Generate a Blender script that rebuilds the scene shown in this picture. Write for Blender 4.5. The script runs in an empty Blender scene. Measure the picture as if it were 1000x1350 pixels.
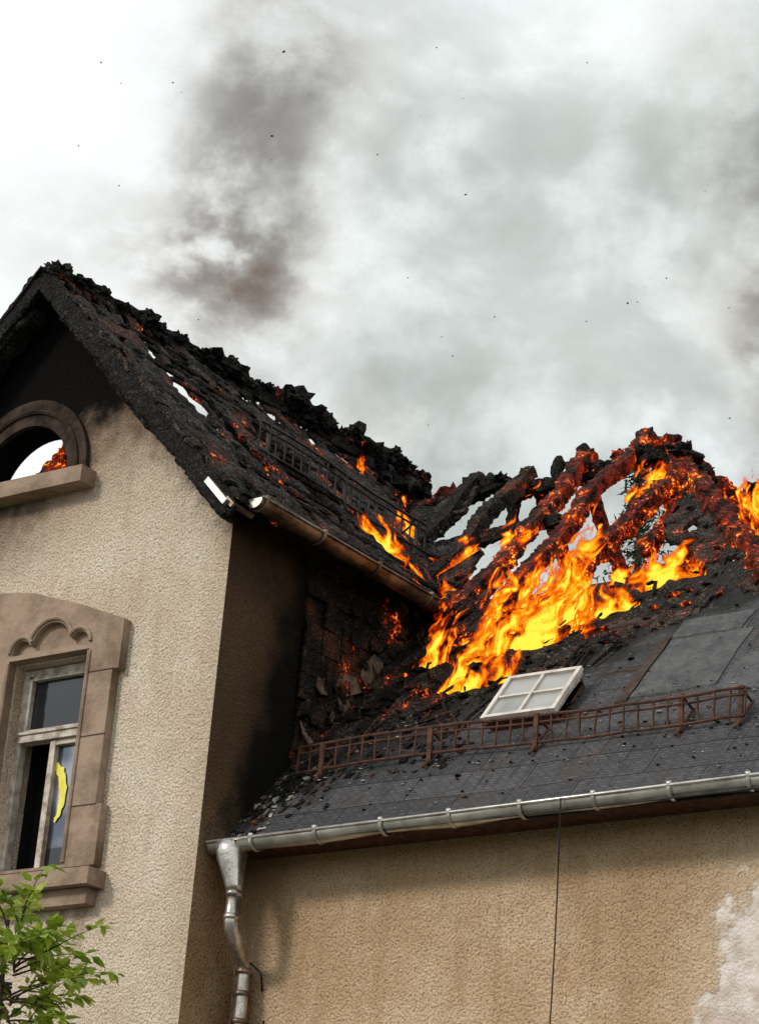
import bpy, bmesh, math, random
from mathutils import Vector, Matrix, noise
random.seed(7)
S=bpy.context.scene
S.view_settings.view_transform='Standard'; S.view_settings.look='None'; S.view_settings.exposure=0
COL=S.collection
N=lambda x,y,z=0: noise.noise(Vector((x,y,z)))
def fbm(x,y,z=0,o=4):
    v=0;a=1;f=1
    for i in range(o):
        v+=a*N(x*f,y*f,z*f+i*7.3); a*=.5; f*=2.03
    return v
# ---------------------------------------------------------------- node helper
class G:
    def __init__(s,nt): s.nt=nt; s.n=nt.nodes; s.l=nt.links
    def new(s,t,**k):
        n=s.n.new(t)
        for a,b in k.items(): setattr(n,a,b)
        return n
    def put(s,sock,v):
        if v is None: return
        if isinstance(v,bpy.types.NodeSocket): s.l.new(v,sock)
        else: 
            if hasattr(sock.default_value,'__len__') and isinstance(v,(tuple,list)) and len(sock.default_value)==4 and len(v)==3: v=(*v,1)
            sock.default_value=v
    def m(s,op,a,b=None,c=None,clamp=False):
        n=s.new('ShaderNodeMath',operation=op,use_clamp=clamp)
        s.put(n.inputs[0],a)
        if b is not None: s.put(n.inputs[1],b)
        if c is not None: s.put(n.inputs[2],c)
        return n.outputs[0]
    def ss(s,v,lo,hi,a=0.,b=1.):
        n=s.new('ShaderNodeMapRange',interpolation_type='SMOOTHSTEP')
        s.put(n.inputs[0],v); s.put(n.inputs[1],lo); s.put(n.inputs[2],hi); s.put(n.inputs[3],a); s.put(n.inputs[4],b)
        return n.outputs[0]
    def noise(s,vec,scale,detail=4,rough=.55,dist=0.):
        n=s.new('ShaderNodeTexNoise'); s.put(n.inputs['Vector'],vec)
        n.inputs['Scale'].default_value=scale; n.inputs['Detail'].default_value=detail
        n.inputs['Roughness'].default_value=rough; n.inputs['Distortion'].default_value=dist
        return n.outputs['Fac']
    def vor(s,vec,scale,feature='F1'):
        n=s.new('ShaderNodeTexVoronoi',feature=feature); s.put(n.inputs['Vector'],vec); n.inputs['Scale'].default_value=scale
        return n.outputs['Distance']
    def mix(s,f,a,b,bt='MIX'):
        n=s.new('ShaderNodeMix',data_type='RGBA',blend_type=bt)
        s.put(n.inputs[0],f); s.put(n.inputs[6],a); s.put(n.inputs[7],b); return n.outputs[2]
    def ramp(s,f,stops):
        n=s.new('ShaderNodeValToRGB'); e=n.color_ramp.elements
        while len(e)<len(stops): e.new(.5)
        for i,(p,c) in enumerate(stops): e[i].position=p; e[i].color=(*c,1)
        s.put(n.inputs[0],f); return n.outputs[0]
    def obj(s): 
        return s.new('ShaderNodeTexCoord').outputs['Object']
    def sep(s,v):
        n=s.new('ShaderNodeSeparateXYZ'); s.put(n.inputs[0],v); return n.outputs
    def comb(s,x,y,z):
        n=s.new('ShaderNodeCombineXYZ'); s.put(n.inputs[0],x); s.put(n.inputs[1],y); s.put(n.inputs[2],z); return n.outputs[0]
    def bump(s,h,strength=.5,dist=.02,normal=None):
        n=s.new('ShaderNodeBump'); n.inputs['Strength'].default_value=strength; n.inputs['Distance'].default_value=dist
        s.put(n.inputs['Height'],h)
        if normal is not None: s.put(n.inputs['Normal'],normal)
        return n.outputs[0]
def mat(name):
    m=bpy.data.materials.new(name); m.use_nodes=True; m.node_tree.nodes.clear()
    g=G(m.node_tree); out=g.new('ShaderNodeOutputMaterial'); return m,g,out
def pbr(g,out,col,rough=.8,metal=0.,normal=None,spec=.5,emc=None,ems=0.):
    p=g.new('ShaderNodeBsdfPrincipled'); g.put(p.inputs['Base Color'],col); g.put(p.inputs['Roughness'],rough)
    g.put(p.inputs['Metallic'],metal); p.inputs['Specular IOR Level'].default_value=spec
    if normal is not None: g.put(p.inputs['Normal'],normal)
    if emc is not None: g.put(p.inputs['Emission Color'],emc); g.put(p.inputs['Emission Strength'],ems)
    g.l.new(p.outputs[0],out.inputs[0]); return p
# ---------------------------------------------------------------- materials
def stucco(name,kind):
    m,g,out=mat(name); o=g.obj(); x,y,z=g.sep(o)[:3]
    v=g.vor(o,42); n1=g.noise(o,58,3,.7); n2=g.noise(o,1.6,4,.6); n3=g.noise(o,7,3,.6)
    h=g.m('ADD',g.m('MULTIPLY',g.m('SUBTRACT',1,v),.5),n1)
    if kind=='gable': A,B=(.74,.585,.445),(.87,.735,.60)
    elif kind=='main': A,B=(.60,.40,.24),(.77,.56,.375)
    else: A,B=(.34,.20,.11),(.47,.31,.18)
    col=g.mix(g.ss(n2,.35,.7),A,B)
    col=g.mix(g.m('MULTIPLY',g.ss(n1,.34,.53,1,0),.7),col,tuple(c*.3 for c in A))
    col=g.mix(g.m('MULTIPLY',g.ss(n3,.5,.75),.28),col,tuple(c*.6 for c in A))
    if kind=='gable':
        st=g.noise(g.comb(g.m('MULTIPLY',x,5),y,g.m('MULTIPLY',z,.6)),1.5,3,.6)
        col=g.mix(g.ss(st,.5,.75,0,.35),col,(.42,.29,.19))
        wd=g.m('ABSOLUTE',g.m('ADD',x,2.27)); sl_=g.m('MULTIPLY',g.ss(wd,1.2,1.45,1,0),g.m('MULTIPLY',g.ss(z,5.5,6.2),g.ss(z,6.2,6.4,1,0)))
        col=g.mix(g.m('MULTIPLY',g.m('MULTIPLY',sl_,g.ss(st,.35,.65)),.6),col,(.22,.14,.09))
        e=g.m('ADD',x,g.m('MULTIPLY',g.m('SUBTRACT',n2,.5),.3))
        col=g.mix(g.ss(e,-.35,.05,0,.3),col,(.36,.23,.13))
        rl=g.m('ADD',z,g.m('MULTIPLY',x,1.06))
        col=g.mix(g.ss(g.m('ADD',rl,g.m('MULTIPLY',g.m('SUBTRACT',n3,.5),.5)),8.75,9.25,0,.85),col,(.04,.022,.014))
        f=g.m('ADD',z,g.m('MULTIPLY',g.m('SUBTRACT',-1.5,x),.55))
        f=g.m('ADD',f,g.m('MULTIPLY',g.m('SUBTRACT',n2,.5),1.0))
        f=g.m('ADD',f,g.m('MULTIPLY',g.m('SUBTRACT',n3,.5),.4))
        col=g.mix(g.m('MULTIPLY',g.ss(f,9.1,10.0),.6),col,(.22,.125,.07))
        col=g.mix(g.ss(f,9.70,10.35),col,(.004,.003,.003))
    elif kind=='main':
        dx=g.m('SUBTRACT',x,4.55); dz=g.m('MULTIPLY',g.m('SUBTRACT',z,5.25),.62)
        d=g.m('SQRT',g.m('ADD',g.m('MULTIPLY',dx,dx),g.m('MULTIPLY',dz,dz)))
        d=g.m('ADD',d,g.m('MULTIPLY',g.m('SUBTRACT',n2,.5),.9)); d=g.m('ADD',d,g.m('MULTIPLY',g.m('SUBTRACT',n3,.5),.35))
        pm=g.ss(d,.62,.72,1,0)
        h=g.m('MULTIPLY',h,g.m('SUBTRACT',1,g.m('MULTIPLY',pm,.5)))
        col=g.mix(g.ss(g.m('ADD',z,g.m('MULTIPLY',n2,.5)),6.5,6.95,0,.45),col,(.18,.09,.04))  # eave shade painted into the top of the wall
        st=g.noise(g.comb(g.m('MULTIPLY',x,5),y,g.m('MULTIPLY',z,.5)),1.2,3,.6)
        col=g.mix(g.ss(st,.5,.75,0,.35),col,(.36,.20,.09))
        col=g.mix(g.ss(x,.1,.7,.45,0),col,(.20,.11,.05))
        col=g.mix(g.m('MULTIPLY',g.ss(d,.62,.95,1,0),.5),col,(.74,.58,.44))
        col=g.mix(pm,col,g.mix(g.ss(n3,.35,.65),(.80,.72,.67),(.60,.49,.42)))
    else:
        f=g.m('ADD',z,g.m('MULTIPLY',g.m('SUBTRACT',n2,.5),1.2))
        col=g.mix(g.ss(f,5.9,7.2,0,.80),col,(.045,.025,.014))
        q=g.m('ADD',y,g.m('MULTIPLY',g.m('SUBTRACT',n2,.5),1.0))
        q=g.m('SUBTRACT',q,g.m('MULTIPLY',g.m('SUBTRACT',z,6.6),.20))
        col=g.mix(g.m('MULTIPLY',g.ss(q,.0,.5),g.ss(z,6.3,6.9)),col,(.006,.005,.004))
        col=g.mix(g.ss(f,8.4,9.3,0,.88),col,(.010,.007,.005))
    nr=g.bump(h,1.0,.026)
    pbr(g,out,col,.95,0,nr,.12); return m
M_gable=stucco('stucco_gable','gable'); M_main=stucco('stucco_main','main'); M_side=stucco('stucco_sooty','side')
def charm(name,ember=0.,ash=.3,brown=0.,grey=0.):
    m,g,out=mat(name); o=g.obj()
    n1=g.noise(o,9,4,.7); n2=g.noise(o,2.3,2,.6); v=g.vor(o,26,'DISTANCE_TO_EDGE'); n3=g.noise(o,40,2,.6)
    col=g.mix(n1,(.003,.0027,.0025),(.016,.013,.011))
    if grey: 
        n4=g.noise(o,5,3,.7); col=g.mix(g.ss(n4,.46,.66,0,grey),col,(.085,.065,.055))
    col=g.mix(g.m('MULTIPLY',g.ss(g.m('ADD',n3,g.m('MULTIPLY',n1,.6)),.84,1.05),ash),col,(.20,.17,.15))
    if brown: col=g.mix(g.m('MULTIPLY',g.ss(n2,.45,.65),brown),col,(.10,.040,.018))
    h=g.m('ADD',g.m('MULTIPLY',g.ss(v,0,.12),.6),g.m('MULTIPLY',n1,1.2))
    nr=g.bump(h,1.0,.05)
    emc=None;ems=0
    if ember>0:
        e=g.m('MULTIPLY',g.ss(n2,.60-.14*ember,.74-.14*ember),g.ss(n1,.47,.66))
        e2=g.m('MULTIPLY',e,g.ss(n3,.45,.62))
        if ember>1: # dull red glow of the hot timber itself
            e2=g.m('ADD',e2,g.m('MULTIPLY',g.ss(n1,.38,.62),.14))
        emc=g.ramp(e2,[(0,(.5,.02,.0)),(.45,(1,.09,.004)),(1,(1,.36,.02))]); ems=g.m('MULTIPLY',e2,1.6)
    pbr(g,out,col,.8,0,nr,.2,emc,ems); return m
M_char=charm('charred_wood',0,.25); M_ember=charm('charred_wood_glowing',.25,.3,.2); M_hot=charm('charred_wood_burning',1.35,.2,.7)
M_brown=charm('charred_sheathing',.2,.6,.9); M_slope=charm('burnt_roof_sheathing',.3,.6,.5,.8)
M_red=charm('glowing_timber',2.2,.1,1.0)
def roofing():
    m,g,out=mat('roof_slate'); o=g.obj(); x,y,z=g.sep(o)[:3]
    vec=g.comb(x,g.m('MULTIPLY',y,1.49),0)
    b=g.new('ShaderNodeTexBrick'); g.put(b.inputs['Vector'],vec); b.inputs['Scale'].default_value=1
    b.inputs['Brick Width'].default_value=.98; b.inputs['Row Height'].default_value=.33; b.inputs['Mortar Size'].default_value=.006
    b.inputs['Color1'].default_value=(.05,.05,.055,1); b.inputs['Color2'].default_value=(.085,.083,.088,1); b.inputs['Mortar'].default_value=(.008,.008,.008,1)
    b2=g.new('ShaderNodeTexBrick'); g.put(b2.inputs['Vector'],vec); b2.inputs['Scale'].default_value=1
    b2.inputs['Brick Width'].default_value=.07; b2.inputs['Row Height'].default_value=.035; b2.inputs['Mortar Size'].default_value=.004
    b2.inputs['Color1'].default_value=(.7,.7,.7,1); b2.inputs['Color2'].default_value=(1.2,1.15,1.15,1); b2.inputs['Mortar'].default_value=(.45,.45,.45,1)
    n1=g.noise(o,3,5,.65); n2=g.noise(o,30,3,.7); ns=g.noise(g.comb(g.m('MULTIPLY',x,9),y,0),2.2,4,.7)
    col=g.mix(1,b.outputs[0],b2.outputs[0],'MULTIPLY')
    col=g.mix(g.ss(n2,.60,.72,0,.6),col,(.20,.19,.19))
    col=g.mix(g.ss(ns,.48,.72,0,.75),col,(.010,.009,.008))
    col=g.mix(g.ss(n1,.5,.75,0,.5),col,(.07,.04,.025))
    f=g.m('ADD',y,g.m('MULTIPLY',g.m('SUBTRACT',1.5,x),.50)); f=g.m('ADD',f,g.m('MULTIPLY',g.m('SUBTRACT',n1,.5),1.3))
    cm=g.ss(f,.85,1.5)
    col=g.mix(cm,col,(.005,.0045,.004))
    w=g.noise(o,14,4,.75)
    col=g.mix(g.m('MULTIPLY',g.ss(w,.6,.68),g.m('MULTIPLY',cm,.6)),col,(.2,.15,.12))
    h=g.m('ADD',g.m('MULTIPLY',b2.outputs['Fac'],-.3),g.m('ADD',g.m('MULTIPLY',n2,.7),g.m('MULTIPLY',g.m('MULTIPLY',w,cm),2.5)))
    pbr(g,out,col,.75,0,g.bump(h,.9,.02),.3); return m
M_roof=roofing()
def simple(name,c,rough=.7,metal=0.,var=.3,scale=8,bump=.2,spec=.4,c2=None):
    m,g,out=mat(name); o=g.obj(); n=g.noise(o,scale,4,.65); n2=g.noise(o,scale*6,2,.6)
    col=g.mix(g.ss(n,.35,.7),c,c2 or tuple(k*(1-var) for k in c))
    col=g.mix(g.ss(n2,.55,.8,0,.3),col,tuple(k*.4 for k in c))
    pbr(g,out,col,g.ss(n,.3,.7,rough*.85,min(1,rough*1.15)),metal,g.bump(n2,bump,.01),spec); return m
M_zinc=simple('zinc_gutter',(.66,.63,.59),.38,.75,.35,5,.1,c2=(.36,.31,.27))
M_dirtyzinc=simple('sooty_gutter',(.09,.055,.035),.35,.6,.5,6,.2,c2=(.32,.23,.17))
M_pipe=simple('galvanised_pipe',(.66,.62,.58),.28,.85,.5,6,.15,c2=(.25,.20,.17))
M_rust=simple('rusty_iron',(.11,.04,.02),.8,.2,.5,14,.4,c2=(.04,.02,.014))
M_black=simple('black_iron',(.012,.01,.01),.6,.3)
M_sand=simple('sandstone',(.35,.25,.185),.9,0,.35,3,1.,.2,c2=(.19,.13,.095))
M_sanddark=simple('sandstone_sooty',(.06,.036,.025),.9,0,.5,4,.5,.2,c2=(.010,.008,.007))
M_frame=simple('weathered_window_frame',(.60,.54,.47),.6,0,.4,9,.3,c2=(.26,.19,.14))
M_white=simple('hatch_frame_paint',(.66,.60,.54),.5,0,.2,9,.1,c2=(.45,.38,.33))
def patchm():
    m,g,out=mat('bitumen_patch'); o=g.obj(); n=g.noise(o,5,5,.7); n2=g.noise(o,30,3,.7); n3=g.noise(o,90,1)
    col=g.mix(g.ss(n,.3,.7),(.05,.05,.054),(.11,.108,.11)); col=g.mix(g.ss(n2,.58,.72,0,.6),col,(.19,.18,.18)); col=g.mix(g.ss(n2,.28,.42,.6,0),col,(.02,.018,.017))
    pbr(g,out,col,.85,0,g.bump(g.m('ADD',n2,n3),.9,.015),.3); return m
M_patch=patchm()
M_ruststrip=simple('rusty_flashing',(.045,.022,.015),.8,0,.4,10,.2)
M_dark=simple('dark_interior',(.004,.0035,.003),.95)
M_floor=simple('attic_floor',(.03,.022,.018),.95)
M_flake=simple('peeled_plaster',(.20,.125,.08),.9,0,.6,9,.8,c2=(.04,.022,.015))
M_clad=charm('scorched_cladding',.12,.35,.9)
M_yellow=simple('yellow_reflection',(.88,.80,.16),.7,0,.1,14,.3,c2=(.80,.66,.05))
M_ashbit=simple('ash_fragments',(.4,.37,.34),.9,0,.5,20,.2)
def glass(name,c,r,metal,c2=None):
    m,g,out=mat(name); o=g.obj(); n=g.noise(o,2.5,3,.5)
    pbr(g,out,g.mix(g.ss(n,.35,.65),c,c2 or tuple(k*.6 for k in c)),r,metal,g.bump(g.noise(o,4,2),.08,.03),.8); return m
M_glassd=glass('window_glass_upper',(.02,.021,.027),.06,.0)
M_glass=glass('window_glass_lower',(.36,.38,.43),.12,.75,(.12,.13,.17))  # blue-grey of the reflected sky put into the glass colour
M_hglass=glass('hatch_glass',(.38,.37,.35),.35,.2)
def flame_mat():
    m,g,out=mat('flame'); a=g.new('ShaderNodeAttribute',attribute_name='flame_t'); o=g.obj()
    vm=g.new('ShaderNodeVectorMath',operation='MULTIPLY'); g.put(vm.inputs[0],o); vm.inputs[1].default_value=(1,1,.6)
    n=g.noise(vm.outputs[0],34,4,.68,1.4)
    h=g.m('ADD',a.outputs['Fac'],g.m('MULTIPLY',g.m('SUBTRACT',n,.5),.95))
    col=g.ramp(h,[(.14,(.35,.008,.0)),(.34,(.90,.065,.002)),(.54,(1,.19,.004)),(.74,(1,.42,.010)),(.98,(1,.76,.06))])
    e=g.new('ShaderNodeEmission'); g.put(e.inputs[0],col); g.put(e.inputs[1],g.ss(h,.2,.9,.8,1.25))
    t=g.new('ShaderNodeBsdfTransparent'); mx=g.new('ShaderNodeMixShader')
    g.put(mx.inputs[0],g.ss(h,.10,.56)); g.l.new(t.outputs[0],mx.inputs[1]); g.l.new(e.outputs[0],mx.inputs[2]); g.l.new(mx.outputs[0],out.inputs[0])
    return m
M_flame=flame_mat()
for mm_ in (M_ember,M_hot,M_brown,M_slope,M_red,M_clad):
    try: mm_.cycles.emission_sampling='NONE'
    except Exception: pass
# ---------------------------------------------------------------- mesh builder
class MB:
    def __init__(s): s.v=[];s.f=[];s.mi=[];s.mats=[]
    def mid(s,m):
        if m not in s.mats: s.mats.append(m)
        return s.mats.index(m)
    def add(s,vs,fs,m):
        b=len(s.v); s.v+= [tuple(v) for v in vs]; i=s.mid(m)
        for f in fs: s.f.append(tuple(b+k for k in f)); s.mi.append(i)
    def box(s,c,d,m,R=None):
        c=Vector(c); vs=[]
        for sx in(-1,1):
            for sy in(-1,1):
                for sz in(-1,1):
                    p=Vector((sx*d[0]/2,sy*d[1]/2,sz*d[2]/2)); 
                    if R: p=R@p
                    vs.append(c+p)
        s.add(vs,[(0,1,3,2),(4,6,7,5),(0,4,5,1),(2,3,7,6),(0,2,6,4),(1,5,7,3)],m)
    def tube(s,pts,r,m,n=10,caps=True):
        pts=[Vector(p) for p in pts]; rs=r if isinstance(r,(list,tuple)) else [r]*len(pts); vs=[];fs=[]
        prev=None
        for i,p in enumerate(pts):
            d=(pts[min(i+1,len(pts)-1)]-pts[max(i-1,0)]).normalized()
            a=Vector((0,0,1)) if abs(d.z)<.9 else Vector((1,0,0))
            if prev is not None: a=prev
            u=d.cross(a).normalized(); w=u.cross(d).normalized(); prev=w
            for k in range(n):
                t=2*math.pi*k/n; vs.append(p+(u*math.cos(t)+w*math.sin(t))*rs[i])
        for i in range(len(pts)-1):
            for k in range(n): fs.append((i*n+k,i*n+(k+1)%n,(i+1)*n+(k+1)%n,(i+1)*n+k))
        if caps: fs.append(tuple(range(n))[::-1]); fs.append(tuple((len(pts)-1)*n+k for k in range(n)))
        s.add(vs,fs,m)
    def beam(s,p1,p2,w,h,m,jag=.35,seed=0,up=None,step=.03):
        p1=Vector(p1);p2=Vector(p2);L=(p2-p1).length;d=(p2-p1)/L
        up=Vector(up) if up else Vector((0,0,1)); u=d.cross(up)
        if u.length<.1: u=d.cross(Vector((1,0,0)))
        u.normalize(); v=u.cross(d).normalized()
        ns=max(4,int(L/step)); nr=16; vs=[];fs=[]
        for i in range(ns+1):
            t=i/ns; c=p1+d*(L*t); c=c+u*(N(t*L*1.1,seed,1)*w*.4)+v*(N(t*L*1.1,seed,5)*h*.4)
            e=min(1,.45+min(t,1-t)*L/.10)
            e*=1-.55*jag*max(0,N(t*L*4.5,seed,11))*2
            for k in range(nr):
                a=2*math.pi*k/nr; ca,sa=math.cos(a),math.sin(a)
                q=1/max(abs(ca),abs(sa))**.85
                rr=1+jag*(.7*N(t*L*7+seed,ca*1.5,sa*1.5)+.9*N(t*L*24+seed,ca*4,sa*4))
                vs.append(c+(u*ca*w/2+v*sa*h/2)*q*rr*e)
        for i in range(ns):
            for k in range(nr): fs.append((i*nr+k,i*nr+(k+1)%nr,(i+1)*nr+(k+1)%nr,(i+1)*nr+k))
        fs.append(tuple(range(nr))[::-1]); fs.append(tuple(ns*nr+k for k in range(nr)))
        s.add(vs,fs,m)
    def lump(s,c,r,m,sq=(1,1,1),seed=0,sub=2,amp=.6):
        bm=bmesh.new(); bmesh.ops.create_icosphere(bm,subdivisions=sub,radius=1)
        vs=[];fs=[]
        for v in bm.verts:
            k=1+amp*N(v.co.x*1.6+seed,v.co.y*1.6,v.co.z*1.6)+amp*.9*N(v.co.x*4+seed,v.co.y*4,v.co.z*4)
            vs.append(Vector(c)+Vector((v.co.x*sq[0],v.co.y*sq[1],v.co.z*sq[2]))*k*r)
        for f in bm.faces: fs.append(tuple(v.index for v in f.verts))
        bm.free(); s.add(vs,fs,m)
    def shard(s,c,r,m,nrm,seed=0,tilt=1.):
        rr=random.Random(seed); nrm=(Vector(nrm)+Vector((rr.uniform(-.5,.5),rr.uniform(-.5,.5),rr.uniform(-.3,.3)))*tilt).normalized()
        u=nrm.cross(Vector((rr.uniform(-1,1),rr.uniform(-1,1),.3))).normalized(); v=nrm.cross(u); n=rr.randint(5,8)
        el=rr.uniform(.35,.9); P=[]
        for k in range(n):
            a=2*math.pi*k/n+rr.uniform(-.25,.25); q=r*rr.uniform(.6,1.2); P.append(Vector(c)+u*math.cos(a)*q+v*math.sin(a)*q*el+nrm*rr.uniform(-.1,.1)*r)
        Q=[p+nrm*r*.12 for p in P]
        s.add(P+Q,[tuple(range(n))[::-1],tuple(range(n,2*n))]+[(k,(k+1)%n,n+(k+1)%n,n+k) for k in range(n)],m)
    def grid(s,nu,nv,pos,keep,m):
        vs=[];fs=[]
        for i in range(nu+1):
            for j in range(nv+1):
                vs.append(pos(i/nu,j/nv))
        for i in range(nu):
            for j in range(nv):
                if keep((i+.5)/nu,(j+.5)/nv): fs.append((i*(nv+1)+j,(i+1)*(nv+1)+j,(i+1)*(nv+1)+j+1,i*(nv+1)+j+1))
        s.add(vs,fs,m)
    def done(s,name,parent=None,smooth=False):
        me=bpy.data.meshes.new(name); me.from_pydata(s.v,[],s.f)
        for m in s.mats: me.materials.append(m)
        for p,i in zip(me.polygons,s.mi): p.material_index=i; p.use_smooth=smooth
        bm=bmesh.new(); bm.from_mesh(me)
        lo=[v for v in bm.verts if not v.link_faces]; bmesh.ops.delete(bm,geom=lo,context='VERTS'); bm.to_mesh(me); bm.free()
        me.update(); o=bpy.data.objects.new(name,me); COL.objects.link(o)
        if parent: o.parent=parent
        return o
def empty(name):
    e=bpy.data.objects.new(name,None); COL.objects.link(e); return e
def plate(name,outer,holes,y0,th,m,parent):
    cu=bpy.data.curves.new(name+'_c','CURVE'); cu.dimensions='2D'; cu.fill_mode='BOTH'; cu.extrude=th/2
    for poly in [outer]+holes:
        sp=cu.splines.new('POLY'); sp.points.add(len(poly)-1)
        for p,(a,b) in zip(sp.points,poly): p.co=(a,b,0,1)
        sp.use_cyclic_u=True
    t=bpy.data.objects.new('t',cu); COL.objects.link(t)
    dg=bpy.context.evaluated_depsgraph_get(); dg.update()
    me=bpy.data.meshes.new_from_object(t.evaluated_get(dg)); bpy.data.objects.remove(t)
    me.transform(Matrix.Translation((0,y0+th/2,0))@Matrix.Rotation(math.radians(90),4,'X'))
    me.materials.clear(); me.materials.append(m); me.name=name
    for p in me.polygons: p.material_index=0
    o=bpy.data.objects.new(name,me); COL.objects.link(o); o.parent=parent; return o
def rect(x0,x1,z0,z1): return [(x0,z0),(x1,z0),(x1,z1),(x0,z1)]
# ---------------------------------------------------------------- house
H=empty('burning_house')
ZR=11.68; XR=-2.12
zg=lambda x: ZR-1.06*abs(x-XR)
zm=lambda y: 6.38+1.1*y
AC=(-2.27,9.80)
def arc(cx,cz,r,a0,a1,n=24): return [(cx+r*math.cos(math.radians(a0+(a1-a0)*i/n)),cz+r*math.sin(math.radians(a0+(a1-a0)*i/n))) for i in range(n+1)]
WX=[-1.655,-2.885]
holes=[rect(c-.40,c+.40,6.42,8.20) for c in WX]+[arc(AC[0],AC[1],.52,0,180)]
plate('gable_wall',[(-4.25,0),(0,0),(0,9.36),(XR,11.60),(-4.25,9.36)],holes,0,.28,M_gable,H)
SX=-2.27
def trefoil(c):
    z0=8.26
    pts=[(c-.40,z0)]
    pts+=arc(c-.30,z0+.02,.10,180,30,8)
    pts+=arc(c,z0+.03,.205,165,15,14)
    pts+=arc(c+.30,z0+.02,.10,150,0,8)
    pts+=[(c+.40,z0)]
    return pts
sur2=[(SX-1.36,6.48),(SX-1.36,6.95),(SX-1.30,6.95),(SX-1.30,8.02),(SX-1.36,8.02),(SX-1.36,8.42),(SX-.9,8.60),(SX-.35,8.78),(SX,8.83),(SX+.35,8.78),(SX+.9,8.60),(SX+1.36,8.42),(SX+1.36,8.02),(SX+1.30,8.02),(SX+1.30,6.95),(SX+1.36,6.95),(SX+1.36,6.48)]
h2=[rect(c-.42,c+.42,6.503,8.22) for c in WX]
plate('window_surround',sur2,h2+[trefoil(c) for c in WX],-.085,.082,M_sand,H)
plate('window_tympanum',[(SX-1.1,8.21),(SX+1.1,8.21),(SX+1.0,8.53),(SX,8.76),(SX-1.0,8.53)],[],-.03,.027,M_sand,H)
mb=MB()
for c in WX:
    for cx,dz,r,a0,a1 in((c-.30,.02,.125,180,35),(c,.03,.235,160,20),(c+.30,.02,.125,145,0)):
        mb.tube([(x,-.092,z) for x,z in arc(cx,8.26+dz,r,a0,a1,14)],.016,M_sand,6)
    mb.tube([(c-.43,-.088,6.52),(c-.43,-.088,8.2)],.018,M_sand,6); mb.tube([(c+.43,-.088,6.52),(c+.43,-.088,8.2)],.018,M_sand,6)
mb.box((SX,-.06,6.37),(2.84,.28,.13),M_sand); mb.box((SX,-.035,6.24),(2.70,.16,.12),M_sand)
for z in(6.95,7.5,8.02):
    mb.box((SX+1.30-.12,-.0865,z),(.26,.004,.008),M_sanddark)
mb.done('window_sill_and_mouldings',H)
plate('arched_window_surround',[(AC[0]+.72,AC[1]-.0),*arc(AC[0],AC[1]+.04,.70,0,180),(AC[0]-.72,AC[1]),(AC[0]-.72,AC[1]-.012),(AC[0]+.72,AC[1]-.012)],[arc(AC[0],AC[1]+.012,.50,0,180)],-.05,.047,M_sanddark,H)
mb=MB(); mb.box((AC[0],-.05,AC[1]-.085),(1.56,.24,.14),M_sand); 
mb.tube([(x,-.055,z) for x,z in arc(AC[0],AC[1]+.03,.60,0,180,30)],.022,M_sanddark,6)
mb.done('arched_window_sill',H)
mb=MB()
for wi,c in enumerate(WX):
    y=.13
    mb.box((c-.375,y,7.31),(.05,.07,1.76),M_frame); mb.box((c+.375,y,7.31),(.05,.07,1.76),M_frame)
    mb.box((c,y,8.165),(.70,.07,.05),M_frame); mb.box((c,y,6.455),(.70,.07,.06),M_frame)
    mb.box((c,y-.015,7.62),(.698,.10,.07),M_frame); mb.box((c,y-.055,7.655),(.72,.05,.02),M_frame)
    for a,b,w,h in((c-.33,7.90,.035,.44),(c+.33,7.90,.035,.44),): mb.box((a,y-.01,b),(w,.05,h),M_frame)
    mb.box((c,y-.012,8.12),(.62,.05,.035),M_frame); mb.box((c,y-.012,7.675),(.62,.05,.035),M_frame)
    mb.box((c,y+.012,7.90),(.63,.006,.46),M_glassd)
    x0,x1=c-.02,c+.35
    mb.box((x0+.02,y-.01,7.03),(.055,.06,1.09),M_frame); mb.box((x1-.015,y-.01,7.03),(.035,.05,1.09),M_frame)
    mb.box(((x0+x1)/2,y-.01,7.56),(x1-x0-.07,.05,.04),M_frame); mb.box(((x0+x1)/2,y-.01,6.51),(x1-x0-.07,.05,.05),M_frame)
    mb.box(((x0+x1)/2,y+.012,7.14),(x1-x0-.05,.006,.84),M_glass)
    mb.box(((x0+x1)/2,y+.012,6.62),(x1-x0-.05,.006,.20),M_glassd)
    mb.box((c,.42,7.3),(1.1,.02,2.2),M_dark); mb.box((c-.41,.35,7.3),(.01,.14,2.2),M_dark)  # near-black panels paint the shade of the room behind the sash
mb.done('casement_windows',H)
mb=MB()
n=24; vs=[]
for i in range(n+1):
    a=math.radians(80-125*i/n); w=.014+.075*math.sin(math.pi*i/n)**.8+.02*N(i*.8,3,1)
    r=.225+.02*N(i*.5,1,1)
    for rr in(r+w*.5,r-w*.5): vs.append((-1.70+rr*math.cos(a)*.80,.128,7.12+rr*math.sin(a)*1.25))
mb.add(vs,[(2*i,2*i+2,2*i+3,2*i+1) for i in range(n)],M_yellow)  # yellow crescent mesh is a painted reflection in the pane
mb.done('yellow_reflection_in_window',H)
mb=MB()
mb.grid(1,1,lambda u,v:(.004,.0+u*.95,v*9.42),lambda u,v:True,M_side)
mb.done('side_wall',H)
mb=MB()
mb.box((.0-.14,3.9,4.7),(.26,5.8,9.42),M_clad)
mb.box((-4.12,4.6,4.55),(.26,8.6,9.1),M_gable)
mb.box((-2.12,8.78,4.55),(4.0,.24,9.1),M_gable)
mb.box((-2.12,4.5,9.0),(3.9,8.2,.1),M_floor); mb.box((-2.12,4.5,6.0),(3.9,8.2,.1),M_floor)
mb.box((.15,1.2,9.20),(.30,2.9,.03),M_dark)
mb.done('wing_walls',H)
mb=MB()
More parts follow.
